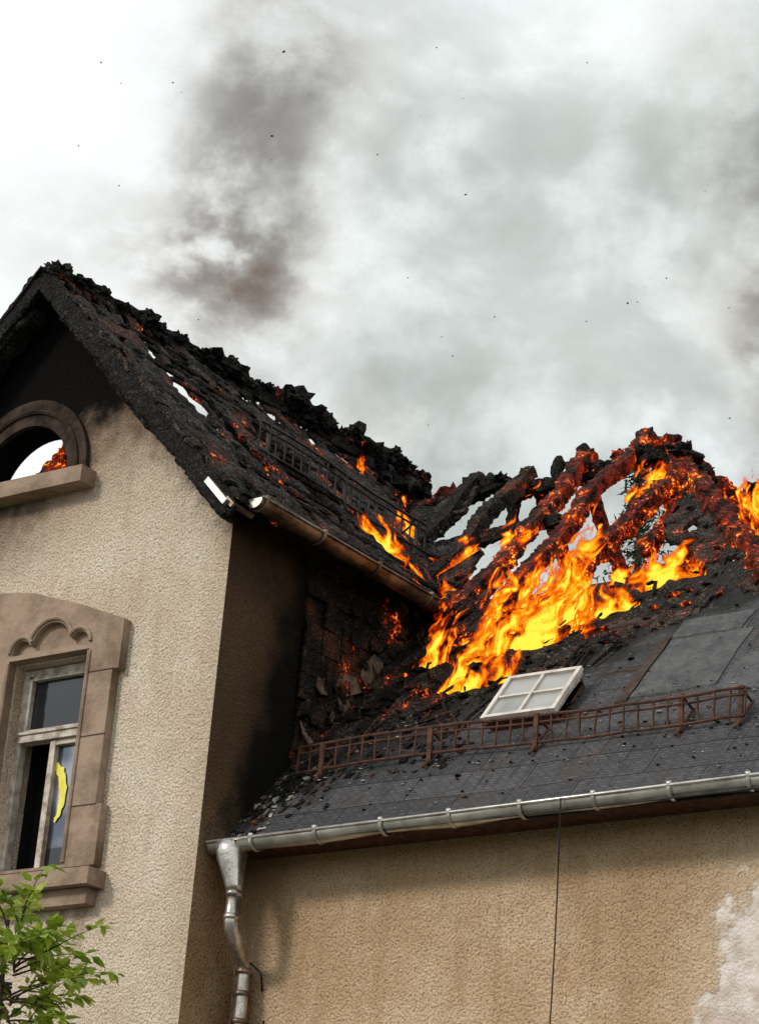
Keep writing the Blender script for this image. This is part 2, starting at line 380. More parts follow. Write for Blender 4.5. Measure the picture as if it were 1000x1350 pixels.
mb.grid(1,1,lambda u,v:(.003+u*5.2,.55,v*6.75),lambda u,v:True,M_main)
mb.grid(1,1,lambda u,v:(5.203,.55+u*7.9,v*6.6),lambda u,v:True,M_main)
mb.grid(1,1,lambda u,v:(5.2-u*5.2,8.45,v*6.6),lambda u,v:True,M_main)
mb.box((2.75,.36,6.60),(5.3,.36,.03),M_rust)
mb.done('main_walls',H)
mb=MB()
for i in range(8):
    for j in range(10):
        y0=.96+i*.235; z0=7.35+j*.215
        if z0+.21<zm(y0)-.1 or z0>9.2: continue
        if random.random()<.10: continue
        t=random.uniform(-.012,.02)
        mb.box((.02+abs(t),y0+.11,z0+.1),(.02,.225,.205),M_clad,Matrix.Rotation(random.uniform(-.04,.04),3,'X')@Matrix.Rotation(random.uniform(-.08,.08),3,'Z'))
for i in range(80):
    y0=random.uniform(.98,2.4); z0=zm(y0)+abs(random.gauss(.03,.28))
    if z0>9.15: continue
    mb.shard((.06,y0,z0),random.uniform(.03,.14),random.choice([M_flake,M_clad,M_clad,M_brown,M_char]),(1,-.1,.1),i,.7)
mb.done('scorched_cheek_cladding',H)
mb=MB()
hipx=lambda y: 5.4-(y-.2)
def pos(u,v):
    y=.14+v*2.5; x0=.0; x=x0+u*(hipx(y)-x0); return (x,y,zm(y)+.012*N(x*1.5,y*1.5,3))
mb.grid(90,60,pos,lambda u,v:True,M_roof)
def pose(u,v):
    d=v*4.3; w=4.3-d; return (5.4-d,.2+d+u*2*w, 6.6+1.1*d)
mb.grid(30,30,pose,lambda u,v:v<.62,M_roof)
mb.done('main_roof_covering',H)
mb=MB()
def slopebox(x0,x1,y0,y1,off,m,sk=0.,jag=.012):
    per=[]
    def edge(a,b,n=12):
        for i in range(n):
            t=i/n; x=a[0]+(b[0]-a[0])*t; y=a[1]+(b[1]-a[1])*t
            per.append((x+jag*N(x*9,y*9,1)*1.6,y+jag*N(x*9,y*9,7)*1.6))
    c=[(x0,y0),(x1,y0+sk),(x1-sk,y1+sk),(x0,y1)]
    for i in range(4): edge(c[i],c[(i+1)%4])
    n=len(per); cx=(x0+x1)/2; cy=(y0+y1)/2+sk/2
    vs=[(x,y,zm(y)+off) for x,y in per]+[(x,y,zm(y)) for x,y in per]+[(cx,cy,zm(cy)+off)]
    mb.add(vs,[(i,(i+1)%n,2*n) for i in range(n)]+[(i,n+i,n+(i+1)%n,(i+1)%n) for i in range(n)],m)
slopebox(2.84,3.52,1.20,1.76,.016,M_patch,.02); slopebox(3.56,4.0,1.15,1.50,.015,M_patch,-.02); slopebox(2.74,2.83,1.16,1.80,.022,M_ruststrip,.01)
slopebox(2.82,3.4,1.80,1.98,.015,M_patch); slopebox(2.0,2.9,2.02,2.08,.018,M_ruststrip,.02); slopebox(2.45,2.8,1.5,1.52,.018,M_ruststrip)
mb.done('roof_patches',H)
mb=MB(); mb.box((2.72,.10,6.585),(5.36,.02,.07),M_black); mb.done('eave_shadow_strip',H)  # black strip standing in for the shadow under the gutter
# charred upper front slope
mb=MB()
def mainlim(x,y):
    n=.25*fbm(x*2.2,y*2.2,4)
    if x>hipx(y)+.05: return False
    if y<1.35+.42*(x-1.5)+n*1.4+.15: return False
    if y>2.5 and x< .32-(y-2.5)*1.04: return False
    if N(x*4,y*4,8)>.42 and y>2.0: return False
    if x<-.8+n: return y<4.35+n
    if x<.0+n*.6: return y<3.50+n
    if x<.5: return y<3.0+n
    if x<1.8: return y<2.38+n*.8+.2*max(0,x-1.2)
    return x>hipx(y)-.38-n or y<2.65
mb.grid(150,110,lambda u,v:(lambda x,y:(x,y,zm(y)+.01+.07*fbm(x*4,y*4,2)+.03*N(x*18,y*18)+.02*N(x*40,y*40)))(-2.1+u*6.6,.9+v*3.65),
        lambda u,v:mainlim(-2.1+u*6.6,.9+v*3.65),M_slope)
mb.grid(70,70,lambda u,v:(lambda d,w:(5.4-d+.08*fbm(u*9,v*9,2),.2+d+u*2*w,6.62+1.1*d+.08*fbm(u*9,v*9,9)))(v*4.3,4.3-v*4.3),
        lambda u,v:v>.45+.1*fbm(u*5,v*5,1) and N(u*9,v*9,4)<.3,M_hot)
o=mb.done('charred_main_slope',H); sm=o.modifiers.new('s','SOLIDIFY'); sm.thickness=.04
# gable slope
mb=MB()
gh=[(-1.16,.60,.55,.17),(-.95,.98,.50,.14),(-.95,1.78,.55,.17),(-.3,1.1,.25,.08),(-1.25,2.65,.5,.14)]
def gp(u,v):
    y=-.32+u*5.4; x=XR+v*2.40
    d=.035*fbm(x*4,y*3,6)+.025*N(x*14,y*14,1)+.015*N(x*33,y*33,1)
    return (x+.7*d,y,zg(x)+.7*d-.03+.10*max(0,1-abs(x-XR)/.4)*N(y*3,1,2))
def gk(u,v):
    y=-.32+u*5.4; x=XR+v*2.40
    if zg(x)<zm(y)-.12: return False
    for (hx,hy,a,b) in gh:
        if ((x-hx)/a)**2+((y-hy)/b)**2+.8*fbm(x*5,y*5,3)<1: return False
    if x<XR+.35 and N(y*6,x*6,1)>.0: return False
    if y<-.2 and N(x*9,2,2)>.15: return False
    return True
mb.grid(170,80,gp,gk,M_slope)
mb.grid(14,40,lambda u,v:(XR-v*2.35,-.32+u*.55,zg(XR-v*2.35)-.03+.04*fbm(u*4,v*9,1)),lambda u,v:u<.75+.5*N(v*9,u*4,3),M_char)
o=mb.done('charred_gable_slope',H); sm=o.modifiers.new('s','SOLIDIFY'); sm.thickness=.03
mb=MB()
mb.beam((XR,-.28,ZR-.13),(.24,-.28,9.04),.06,.18,M_char,.3,1); mb.beam((XR,-.28,ZR-.13),(-4.5,-.28,9.04),.06,.18,M_char,.3,2)
mb.beam((XR+.2,-.14,ZR-.46),(.1,-.12,9.06),.2,.10,M_char,.35,3); mb.beam((XR-.1,-.14,ZR-.36),(-4.3,-.12,9.06),.2,.10,M_char,.35,4)
for k,y in enumerate((.30,1.38,2.25,2.98,3.65,4.35)):
    mb.beam((XR-.02,y+.0,ZR-.1),(XR-random.uniform(.2,.4),y,ZR-random.uniform(.3,.5)),.10,.13,M_char,.35,20+k)
    mb.beam((XR,y,ZR-.14),(.0,y,9.35),.09,.13,M_ember,.3,40+k)
mb.beam((-3.65,.85,9.62),(-2.35,.85,10.85),.13,.15,M_hot,.45,61,(0,1,0))
mb.beam((-4.1,1.5,10.0),(-2.9,1.5,10.2),.09,.09,M_char,.45,62,(0,1,0))
mb.beam((XR+.02,-.3,ZR-.08),(XR+.02,5.3,ZR+.12),.12,.14,M_char,.5,63)
y=-.25;k=0
while y<5.2:
    r=random.uniform(.03,.075)
    zz=11.62+.05*max(0,y)+random.uniform(-.05,.05)
    mb.lump((XR+random.uniform(-.03,.12),y,zz),r,M_char if random.random()<.8 else M_ember,(1.2,random.uniform(1,2.2),random.uniform(.7,1.2)),k*3.1,3,.8); y+=r*1.3; k+=1
for (y,dz,r) in((.95,.05,.11),(1.15,.02,.10),(1.95,.09,.12),(2.12,.07,.13),(3.10,.20,.12),(3.3,.15,.13),(4.10,.22,.12),(4.25,.12,.14),(4.6,-.02,.14),(5.0,.0,.1)):
    mb.lump((XR+.03,y,11.64+dz),r,M_char,(1,1.5,.8),y*7,3,.9)
for i in range(300):
    x=random.uniform(XR,.2);y=random.uniform(-.3,4.4)
    if zg(x)<zm(y): continue
    if any(((x-hx)/(a+.08))**2+((y-hy)/(b+.08))**2<1 for hx,hy,a,b in gh): continue
    if i%3: mb.shard((x,y,zg(x)+.01),random.uniform(.03,.09),random.choice([M_char,M_slope,M_ember,M_brown]),(.727,0,.686),i,.6)
    else: mb.lump((x,y,zg(x)-.01),random.uniform(.02,.045),random.choice([M_char,M_char,M_ember,M_brown]),(1.3,1.6,.7),i)
for i in range(16):
    x=-1.9+i*.13; y0=random.uniform(.1,2.0); l=random.uniform(.5,1.8)
    mb.beam((x,y0,zg(x)+.02),(x,min(y0+l,4.2),zg(x)+.03),.035,.03,random.choice([M_char,M_ember,M_slope]),.4,500+i)
mb.beam((.2,1.0,9.24),(.22,2.75,9.24),.10,.05,M_flake,.25,64)
mb.done('charred_gable_timbers',H)
# main roof trusses
mb=MB()
YR=4.5;ZM=11.27
mb.beam((-1.25,YR,ZM-.08),(-.60,YR,ZM+.05),.13,.15,M_char,.5,101)
mb.beam((-.65,YR,ZM-.12),(1.35,YR,ZM+.02),.13,.14,M_ember,.45,102)
mb.beam((-1.9,YR-.1,ZM-.15),(-1.1,YR,ZM-.12),.18,.18,M_brown,.5,103)
def raf(x,ya,yb,seed,m=M_ember,w=.13,h=.16,dx=0): mb.beam((x,ya,zm(ya)),(x+dx,yb,zm(yb)+.02),w,h,m,.38,seed,(1,0,0))
raf(.30,2.3,4.6,110,M_hot,.13,.16); raf(.74,2.4,4.8,111,M_hot,.13,.16); raf(1.20,2.15,3.95,112,M_red,.15,.18,.33)
raf(-.35,3.0,4.55,113,M_brown,.13,.15); raf(-.95,3.6,4.6,114)
for i,(x,l) in enumerate(((-.25,.7),(.28,1.5),(1.0,1.2),(1.25,1.6))):
    mb.beam((x,YR,ZM-.03),(x,YR+l,ZM-1.1*l),.09,.12,M_hot if i%2 else M_red,.35,120+i,(1,0,0))
mb.beam((-.9,3.62,zm(3.6)-.02),(.55,3.75,zm(3.7)),.09,.12,M_ember,.4,131)
for i,(x,y,z,l) in enumerate(((-.05,YR,ZM-.05,.24),(.22,YR,ZM,.27),(-.5,YR,ZM-.55,.6),(1.0,YR,ZM,.18),(-.8,YR,ZM,.16))):
    mb.beam((x,y,z),(x+.02,y,z+l),.08,.10,M_char,.5,140+i)
mb.beam((1.15,4.55,11.24),(3.35,2.3,zm(2.3)+.0),.18,.20,M_hot,.5,150)
mb.beam((1.15,4.55,11.24),(3.2,6.6,9.2),.18,.20,M_red,.5,151)
mb.beam((1.7,4.7,10.75),(3.2,5.4,10.1),.13,.18,M_red,.5,152)
mb.beam((1.62,4.0,10.7),(1.66,3.3,9.75),.11,.13,M_red,.4,153)
for i,(x,y,z,r) in enumerate(((1.15,4.5,11.34,.10),(1.3,4.45,11.2,.11),(.85,4.5,11.33,.07),(.62,4.5,11.36,.05),(1.75,5.0,10.98,.09),(2.2,5.5,10.72,.11),(2.5,5.8,10.6,.11),(2.4,5.4,10.3,.12),(1.5,4.4,10.95,.10),(1.75,4.0,10.5,.10),(2.0,3.75,10.2,.10),(2.25,3.5,9.95,.10),(-1.2,4.5,11.25,.10),(-.65,4.5,11.33,.07),(-1.7,4.6,11.45,.12),(-1.45,4.6,11.2,.12))):
    mb.lump((x,y,z),r,M_char if i%3 else M_hot,(1.2,1.2,.85),i*5.3,3,.9)
for i in range(900):
    x=random.uniform(-1.9,3.4); y=random.uniform(1.2,4.4)
    if not mainlim(x,y): continue
    mm=random.choice([M_char,M_char,M_slope,M_ember,M_hot if y>1.8 else M_char,M_brown])
    if i%3: mb.shard((x,y,zm(y)+.035),random.uniform(.03,.08),mm,(0,-.74,.67),i,.7)
    else: mb.lump((x,y,zm(y)+.03),random.uniform(.015,.04),mm,(random.uniform(.8,2),random.uniform(.8,1.6),.6),i)
for i in range(60):
    x=random.uniform(.1,2.4); y=random.uniform(1.1,2.5)
    a=random.uniform(0,3.14); l=random.uniform(.1,.36)
    mb.beam((x-math.cos(a)*l/2,y-math.sin(a)*l/2,zm(y-math.sin(a)*l/2)+.04),(x+math.cos(a)*l/2,y+math.sin(a)*l/2,zm(y+math.sin(a)*l/2)+.06),.025,.025,random.choice([M_char,M_ember,M_brown]),.4,200+i,step=.03)
mb.beam((.05,2.2,8.75),(.45,2.6,9.3),.09,.10,M_brown,.3,301); mb.beam((.4,1.75,8.45),(.75,2.25,9.0),.06,.07,M_brown,.3,302)
mb.done('charred_rafters',H)
mb=MB()
for i in range(520):
    x=random.uniform(.1,4.6); y=random.triangular(.25,2.1,.9)
    if x>hipx(y): continue
    r=random.uniform(.004,.013) if random.random()<.95 else random.uniform(.016,.024)
    mb.lump((x,y,zm(y)+.016),r,random.choice([M_ashbit,M_char,M_flake]),(1.4,1,.6),i,1)
for i in range(200):
    x=abs(random.gauss(.20,.22)); y=random.gauss(.60,.24)
    if x<.02 or y<.15: continue
    mb.shard((x,y,zm(y)+.01),random.uniform(.012,.05),random.choice([M_char,M_flake,M_char,M_brown,M_char,M_ashbit]),(0,-.74,.67),i,.5)
for i in range(160):
    x=random.uniform(.05,1.7); y=random.uniform(.7,1.5)
    mb.shard((x,y,zm(y)+.01),random.uniform(.015,.06),random.choice([M_char,M_char,M_slope,M_brown]),(0,-.74,.67),900+i,.5)
mb.done('roof_debris',H)
# ---------------------------------------------------------------- roof hatch
mb=MB()
T=Vector((0,1,1.1)).normalized(); Nn=Vector((0,-1.1,1)).normalized(); X=Vector((1,0,0))
R=Matrix((X,T,Nn)).transposed()
hc=Vector((2.06,1.22,zm(1.22)))
mb.box(hc+Nn*.035,(.58,.50,.09),M_rust,R)
Rl=R@Matrix.Rotation(math.radians(4),3,'X'); lc=hc+Nn*.135
def L(x,y,z): return lc+Rl@Vector((x,y,z))
mb.box(L(0,0,-.032),(.62,.52,.02),M_frame,Rl)
for sx in(-.30,.30): mb.box(L(sx,0,0),(.035,.55,.035),M_white,Rl)
for sy in(-.257,.257): mb.box(L(0,sy,.001),(.563,.035,.035),M_white,Rl)
mb.box(L(0,0,.006),(.022,.478,.02),M_white,Rl); mb.box(L(-.145,0,.004),(.265,.022,.02),M_white,Rl); mb.box(L(.145,0,.004),(.265,.022,.02),M_white,Rl)
mb.box(L(0,0,-.008),(.564,.478,.01),M_hglass,Rl)
mb.box(L(.28,.0,-.075),(.02,.44,.06),M_frame,Rl)
mb.done('roof_hatch_window')
# ---------------------------------------------------------------- snow guards
def guard(name,p1,p2,h,m,sp,posts,slope):
    mb=MB(); p1=Vector(p1);p2=Vector(p2); L_=(p2-p1).length; d=(p2-p1)/L_; U=Vector((0,0,1))
    def sag(t): return U*(.014*math.sin(t*7)+.008*N(t*14,3,1))+slope*(.02*math.sin(t*4.3)+.012*N(t*11,1,1))
    for z,r in((.05,.011),(h*.80,.009),(h,.012)):
        mb.tube([p1+d*L_*i/40+U*z+sag(i/40) for i in range(41)],r,m,6)
    n=int(L_/sp)
    for i in range(n+1):
        a=p1+d*L_*i/n+sag(i/n); j=d*random.uniform(-.015,.015)
        mb.tube([a+U*.05,a+U*h+j],.0085,m,5)
    for t in posts:
        a=p1+d*L_*t
        mb.box(a+U*(h*.5),(.035,.02,h+.03),m); mb.tube([a+U*h,a+slope*.26],.010,m,6)
        mb.tube([a+U*.02-slope*.10,a+U*.02+slope*.26],.013,m,6)
    return mb.done(name)
sl=Vector((0,1,1.1)).normalized()
guard('snow_guard_railing',(.22,.78,zm(.78)+.02),(4.0,.78,zm(.78)+.02),.25,M_rust,.115,(.06,.32,.56,.87,.99),sl)
gs=Vector((-1,0,1.06)).normalized()
guard('snow_guard_railing.001',(-.55,.85,zg(-.55)+.09),(-.50,3.15,zg(-.50)+.08),.30,M_black,.115,(.05,.5,.95),gs)
# ---------------------------------------------------------------- gutters
def gutter(name,p1,p2,r,m,bands,side):
    mb=MB(); p1=Vector(p1);p2=Vector(p2);d=(p2-p1);L_=d.length;d/=L_; U=Vector((0,0,1)); s=Vector(side)
    n=16; ns=40; vs=[];fs=[]
    for i in range(ns+1):
        c=p1+d*L_*i/ns+U*(.006*math.sin(i*.7))
        for k in range(n+1):
            a=math.pi*k/n+math.pi; vs.append(c+s*math.cos(a)*r+U*math.sin(a)*r)
        for k in range(n+1):
            a=math.pi*(n-k)/n+math.pi; vs.append(c+s*math.cos(a)*(r-.006)+U*math.sin(a)*(r-.006))
    w=2*(n+1)
    for i in range(ns):
        for k in range(w): fs.append((i*w+k,i*w+(k+1)%w,(i+1)*w+(k+1)%w,(i+1)*w+k))
    mb.add(vs,fs,m)
    for e in(0,ns): mb.add([vs[e*w+k] for k in range(n+1)],[tuple(range(n+1))],M_zinc)
    mb.tube([p1+s*(r+.004),p2+s*(r+.004)],.012,m,8)
    for t in bands:
        c=p1+d*L_*t; pts=[c+s*math.cos(math.pi+math.pi*k/12)*(r+.006)+U*math.sin(math.pi+math.pi*k/12)*(r+.006) for k in range(13)]
        vs2=[];fs2=[]
        for k,p in enumerate(pts):
            o_=(p-c).normalized()*.006
            vs2+=[p-d*.014,p+o_-d*.014,p+o_+d*.014,p+d*.014]
        for k in range(12):
            for q in range(4): fs2.append((k*4+q,k*4+(q+1)%4,(k+1)*4+(q+1)%4,(k+1)*4+q))
        mb.add(vs2,fs2,m)
        mb.box(c+s*(r)+U*.012,(.03,.03,.03),m)
    return mb.done(name,None,True)
gutter('rain_gutter',(.02,.14,6.60),(5.5,.14,6.64),.075,M_zinc,[.075+.104*k for k in range(9)],(0,-1,0))
gutter('rain_gutter.001',(.34,-.18,9.16),(.34,2.62,9.16),.075,M_dirtyzinc,[.02,.28,.54,.8],(1,0,0))
mb=MB(); 
R2=Matrix.Rotation(math.radians(46.7),3,'Y')
mb.box((.10,-.335,9.20),(.30,.05,.05),M_zinc,R2); mb.box((.22,-.20,9.10),(.10,.26,.04),M_dirtyzinc,R2)
mb.done('verge_flashing',H)
mb=MB()
mb.tube([(.21,.14,6.60),(.21,.14,6.52),(.215,.14,6.50),(.255,.15,6.27),(.26,.15,6.23)],[.115,.115,.112,.062,.056],M_pipe,24)
mb.tube([(.26,.15,6.24),(.26,.15,6.02),(.26,.16,5.97),(.245,.24,5.90),(.215,.36,5.82),(.20,.42,5.77),(.195,.43,5.71),(.195,.43,0.05)],.052,M_pipe,18)
for z in(6.22,6.05): mb.tube([(.26,.15,z-.02),(.26,.15,z+.02)],.060,M_pipe,18)
for z in(5.72,5.56,5.36,3.4,1.4): mb.tube([(.195,.43,z-.02),(.195,.43,z+.02)],.062,M_dirtyzinc,18)
mb.tube([(.22,.45,5.36),(.33,.50,5.32),(.39,.47,5.33),(.41,.44,5.36)],.008,M_black,6)
mb.tube([(.24,.40,5.80),(.30,.5,5.72),(.29,.54,5.6)],.007,M_black,6)
mb.done('downpipe',None,True)
mb=MB(); mb.tube([(3.05+.015*math.sin(i*.5),.04+.02*i/20,6.62-i*.33) for i in range(21)],.005,M_black,6); mb.done('hanging_cable')
# ---------------------------------------------------------------- fire
def fire(name,sheets,parent=None):
    vs=[];fs=[];heat=[]
    for (p1,p2,Hh,lean,seed,basef,boost) in sheets:
        p1=Vector(p1);p2=Vector(p2);L_=(p2-p1).length;d=(p2-p1)/L_; pn=Vector((-d.y,d.x,0))
        st=.012; nu=int(L_/st); Hm=Hh*1.6; nv=int(Hm/st); pts=[];g=[]
        for i in range(nu+1):
            for j in range(nv+1):
                s=i*L_/nu; h=j*Hm/nv
                e=min(1,min(s,L_-s)/(.28*L_)); e=e*e*(3-2*e)
                ss=s-lean*h
                Hs=Hh*(.30+.70*e)*(.72+.95*N(ss*2.6,.3,seed)+.45*N(ss*7,.7,seed))
                Hs=max(.03,Hs)
                q=h/Hs
                sx=s+.18*N(s*3.1,h*3.2,seed+5)+.08*N(s*9,h*8,seed+9)-lean*h
                hx=h+.12*N(s*4,h*4,seed+15)
                n=N(sx*7,hx*3.6,seed)+.65*N(sx*16,hx*9,seed+3)+.45*N(sx*34,hx*22,seed+6)
                I=(.72-.52*q)+n*(.66+.35*q)+boost-.9*max(0,.25-e)-.25*max(0,1-h/.05)*(.5+N(s*20,seed,1))
                g.append(I)
                p=p1+d*s
                z=basef(p.x,p.y)-.02+h
                off=.10*N(s*2,h*2,seed+1)+.05*h
                pts.append((p.x+pn.x*off,p.y+pn.y*off,z))
        remap={}
        for i in range(nu):
            for j in range(nv):
                a=[i*(nv+1)+j,(i+1)*(nv+1)+j,(i+1)*(nv+1)+j+1,i*(nv+1)+j+1]
                if max(g[k] for k in a)>-.08:
                    for k in a:
                        if k not in remap: remap[k]=len(vs); vs.append(pts[k]); heat.append(g[k])
                    fs.append(tuple(remap[k] for k in a))
    me=bpy.data.meshes.new(name); me.from_pydata(vs,[],fs); at=me.attributes.new('flame_t','FLOAT','POINT')
    at.data.foreach_set('value',heat)
    me.materials.append(M_flame); o=bpy.data.objects.new(name,me); COL.objects.link(o); 
    return o
bz=lambda x,y: zm(y); bg=lambda x,y: zg(x); be=lambda x,y: 6.6+1.1*(5.4-x)
fire('roof_fire',[
 ((.75,1.50,0),(1.75,1.62,0),.17,.2,2.3,bz,-.02),
 ((.40,1.85,0),(1.30,1.80,0),.44,.4,3.7,bz,.05),
 ((.85,1.86,0),(2.05,1.98,0),.50,.3,4.2,bz,.10),
 ((.60,2.12,0),(2.0,2.15,0),.66,.3,5.9,bz,.12),
 ((.70,2.40,0),(1.6,2.45,0),.84,.45,6.4,bz,.04),
 ((1.6,2.1,0),(2.25,2.25,0),.28,.2,8.4,bz,.03)])
fire('roof_fire.001',[((1.98,2.42,0),(2.68,2.50,0),.30,.3,11.1,bz,.14),((1.75,2.55,0),(2.15,2.6,0),.14,.1,12.7,bz,-.05)])
fire('roof_fire.002',[((1.95,4.05,0),(2.75,3.75,0),.55,.1,21.1,be,.0),((2.3,3.65,0),(3.2,3.4,0),.40,.1,22.1,be,.05),((2.0,4.6,0),(3.0,4.6,0),.60,.1,25.7,be,-.02),
  ((1.15,3.75,0),(1.65,3.65,0),.40,.1,23.3,lambda x,y:zm(y),-.22)])
fire('roof_fire.003',[((-.75,2.3,0),(-.45,2.75,0),.20,.1,31.1,lambda x,y:zg(x)+.02,-.04),((-.5,2.15,0),(-.1,2.6,0),.20,.1,32.1,bg,-.08),
  ((-1.0,3.3,0),(-.7,3.8,0),.26,.0,33.1,bg,-.14),((-1.9,3.6,0),(-1.8,4.0,0),.22,.0,34.1,bg,-.14),((-.25,3.0,0),(.0,3.3,0),.28,.1,35.1,lambda x,y:zm(y)+.1,-.12),
  ((-.6,.8,0),(-.35,1.0,0),.08,0,36.1,bg,-.1),((-.3,2.6,0),(.1,2.9,0),.2,0,37.1,lambda x,y:max(zg(x),zm(y)),-.1)])
# ---------------------------------------------------------------- smoke
def smoke_mat(name,blobs,colA,colB,seed,k=1.,warp=1.0,ns=.6,base=0.):
    m,g,out=mat(name); uv=g.new('ShaderNodeTexCoord').outputs['UV']; u,v,_=g.sep(uv)[:3]
    nb=g.new('ShaderNodeTexNoise'); g.put(nb.inputs['Vector'],uv); nb.inputs['Scale'].default_value=.5; nb.inputs['Detail'].default_value=2; nb.inputs['Roughness'].default_value=.5
    nc=g.sep(nb.outputs['Color'])
    U=g.m('ADD',u,g.m('MULTIPLY',g.m('SUBTRACT',nc[0],.5),warp)); V=g.m('ADD',v,g.m('MULTIPLY',g.m('SUBTRACT',nc[1],.5),warp*1.2))
    tot=base
    for (cu,cv,su,sv,a) in blobs:
        du=g.m('DIVIDE',g.m('SUBTRACT',U,cu),su); dv=g.m('DIVIDE',g.m('SUBTRACT',V,cv),sv)
        e=g.m('EXPONENT',g.m('MULTIPLY',g.m('ADD',g.m('MULTIPLY',du,du),g.m('MULTIPLY',dv,dv)),-1.0))
        e=g.m('MULTIPLY',e,a); tot=g.m('ADD',tot,e)
    off=g.comb(g.m('ADD',u,seed),v,seed)
    n1=g.noise(off,ns,5,.56)
    dens=g.m('MULTIPLY',tot,g.ss(n1,.28,.72,.10,1.8))
    al=g.m('SUBTRACT',1,g.m('EXPONENT',g.m('MULTIPLY',dens,-k)))
    col=g.mix(g.ss(dens,.1,.9),colA,colB)
    df=g.new('ShaderNodeBsdfDiffuse'); g.put(df.inputs[0],col)
    t=g.new('ShaderNodeBsdfTransparent'); mx=g.new('ShaderNodeMixShader'); g.put(mx.inputs[0],al)
    g.l.new(t.outputs[0],mx.inputs[1]); g.l.new(df.outputs[0],mx.inputs[2]); g.l.new(mx.outputs[0],out.inputs[0]); return m
CAM=Vector((12.09,-14.09,1.7)); hv=Vector((-.605,.796,0)); rv=Vector((.796,.605,0))
def smoke(name,dist,m,amp,seed):
    zc=CAM.z+dist*.405; c=CAM+hv*dist; k=dist/32.
    nu,nv=40,50; vs=[];uvs=[];fs=[]
    for i in range(nu+1):
        for j in range(nv+1):
            u=-11+22*i/nu; v=-7+20*j/nv
            p=c+rv*u*k+hv*(amp*N(u*.3,v*.3,seed)+ -.02*u*u); vs.append((p.x,p.y,zc+v*k)); uvs.append((u,v))
    for i in range(nu):
        for j in range(nv): fs.append((i*(nv+1)+j,(i+1)*(nv+1)+j,(i+1)*(nv+1)+j+1,i*(nv+1)+j+1))
    me=bpy.data.meshes.new(name); me.from_pydata(vs,[],fs); ul=me.uv_layers.new(name='UVMap')
    for l in me.loops: ul.data[l.index].uv=uvs[l.vertex_index]
    for p in me.polygons: p.use_smooth=True
    me.materials.append(m); o=bpy.data.objects.new(name,me); COL.objects.link(o)
Msk1=smoke_mat('smoke_brown',[(-2.4,3.5,.80,1.1,1.35),(-2.2,5.2,1.1,1.8,.45),(-1.7,7.2,1.4,1.8,.34),(-1.4,1.6,2.2,1.2,.26),(5.4,6.2,1.5,1.9,.55),(5.8,2.8,.95,2.4,1.1),(-4.2,3.6,1.5,1.4,.18)],(.48,.40,.335),(.15,.095,.07),3.1,1.25,1.3,.75)
Msk2=smoke_mat('smoke_grey',[(2.2,4.5,3.2,4.2,.62),(1.4,.6,3.4,1.6,.55),(4.5,3.5,2.4,5,.42),(-1.0,5.0,1.8,4,.36)],(.66,.70,.685),(.46,.50,.49),9.7,1.0,1.3,.55)
smoke('smoke_plume',32,Msk1,1.2,1.); smoke('smoke_plume.001',40,Msk2,2.,5.)
mb=MB()
Xc=Vector((.811,.5754,.0798));Yc=Vector((.160,-.3521,.9222));Zc=Vector((.562,-.7383,-.3777))
for i in range(34):
    d=random.uniform(17,30); a=random.uniform(-450,480); b=random.uniform(80,640)
    p=CAM+(Xc*a+Yc*b-Zc*3464)*(d/3464)
    mb.lump(p,random.uniform(.004,.009),M_char,(1.5,1,.8),i,1)
mb.done('floating_ash')
# ---------------------------------------------------------------- vegetation
def leafmat(name,c,c2,tr=.4):
    m,g,out=mat(name); o=g.obj(); n=g.noise(o,6,3,.6); n2=g.noise(o,60,2)
    col=g.mix(g.ss(n,.35,.65),c,c2); col=g.mix(g.ss(n2,.5,.7,0,.4),col,tuple(k*.6 for k in c))
    df=g.new('ShaderNodeBsdfPrincipled'); g.put(df.inputs[0],col); df.inputs['Roughness'].default_value=.5
    t=g.new('ShaderNodeBsdfTranslucent'); g.put(t.inputs[0],col); mx=g.new('ShaderNodeMixShader'); mx.inputs[0].default_value=tr
    g.l.new(df.outputs[0],mx.inputs[1]); g.l.new(t.outputs[0],mx.inputs[2]); g.l.new(mx.outputs[0],out.inputs[0]); return m
M_leaf=leafmat('young_leaves',(.18,.28,.025),(.42,.48,.05)); M_needle=leafmat('spruce_needles',(.035,.065,.03),(.07,.10,.05),.2)  # needle green is greyed, smoke haze put into the colour
M_bark=simple('bark',(.08,.055,.035),.9,0,.4,20,.5)
mb=MB(); rnd=random.Random(5)
def leaf(p,d,l):
    d=d.normalized(); s=d.cross(Vector((rnd.uniform(-.4,.4),rnd.uniform(-.4,.4),1))).normalized(); n=s.cross(d)
    w=l*.30; vs=[p,p+d*l*.3+s*w,p+d*l*.65+s*w*.75-n*l*.06,p+d*l-n*l*.18,p+d*l*.65-s*w*.75-n*l*.06,p+d*l*.3-s*w,p+d*l*.35-n*l*.07,p+d*l*.7-n*l*.12]
    mb.add(vs,[(0,1,6),(0,6,5),(1,2,7,6),(6,7,4,5),(2,3,7),(7,3,4)],M_leaf)
base=Vector((5.68,-7.48,0)); mb.tube([base,base+Vector((.03,.02,1.3)),base+Vector((-.04,0,2.4)),base+Vector((-.08,-.02,3.78))],[.045,.034,.022,.006],M_bark,8)
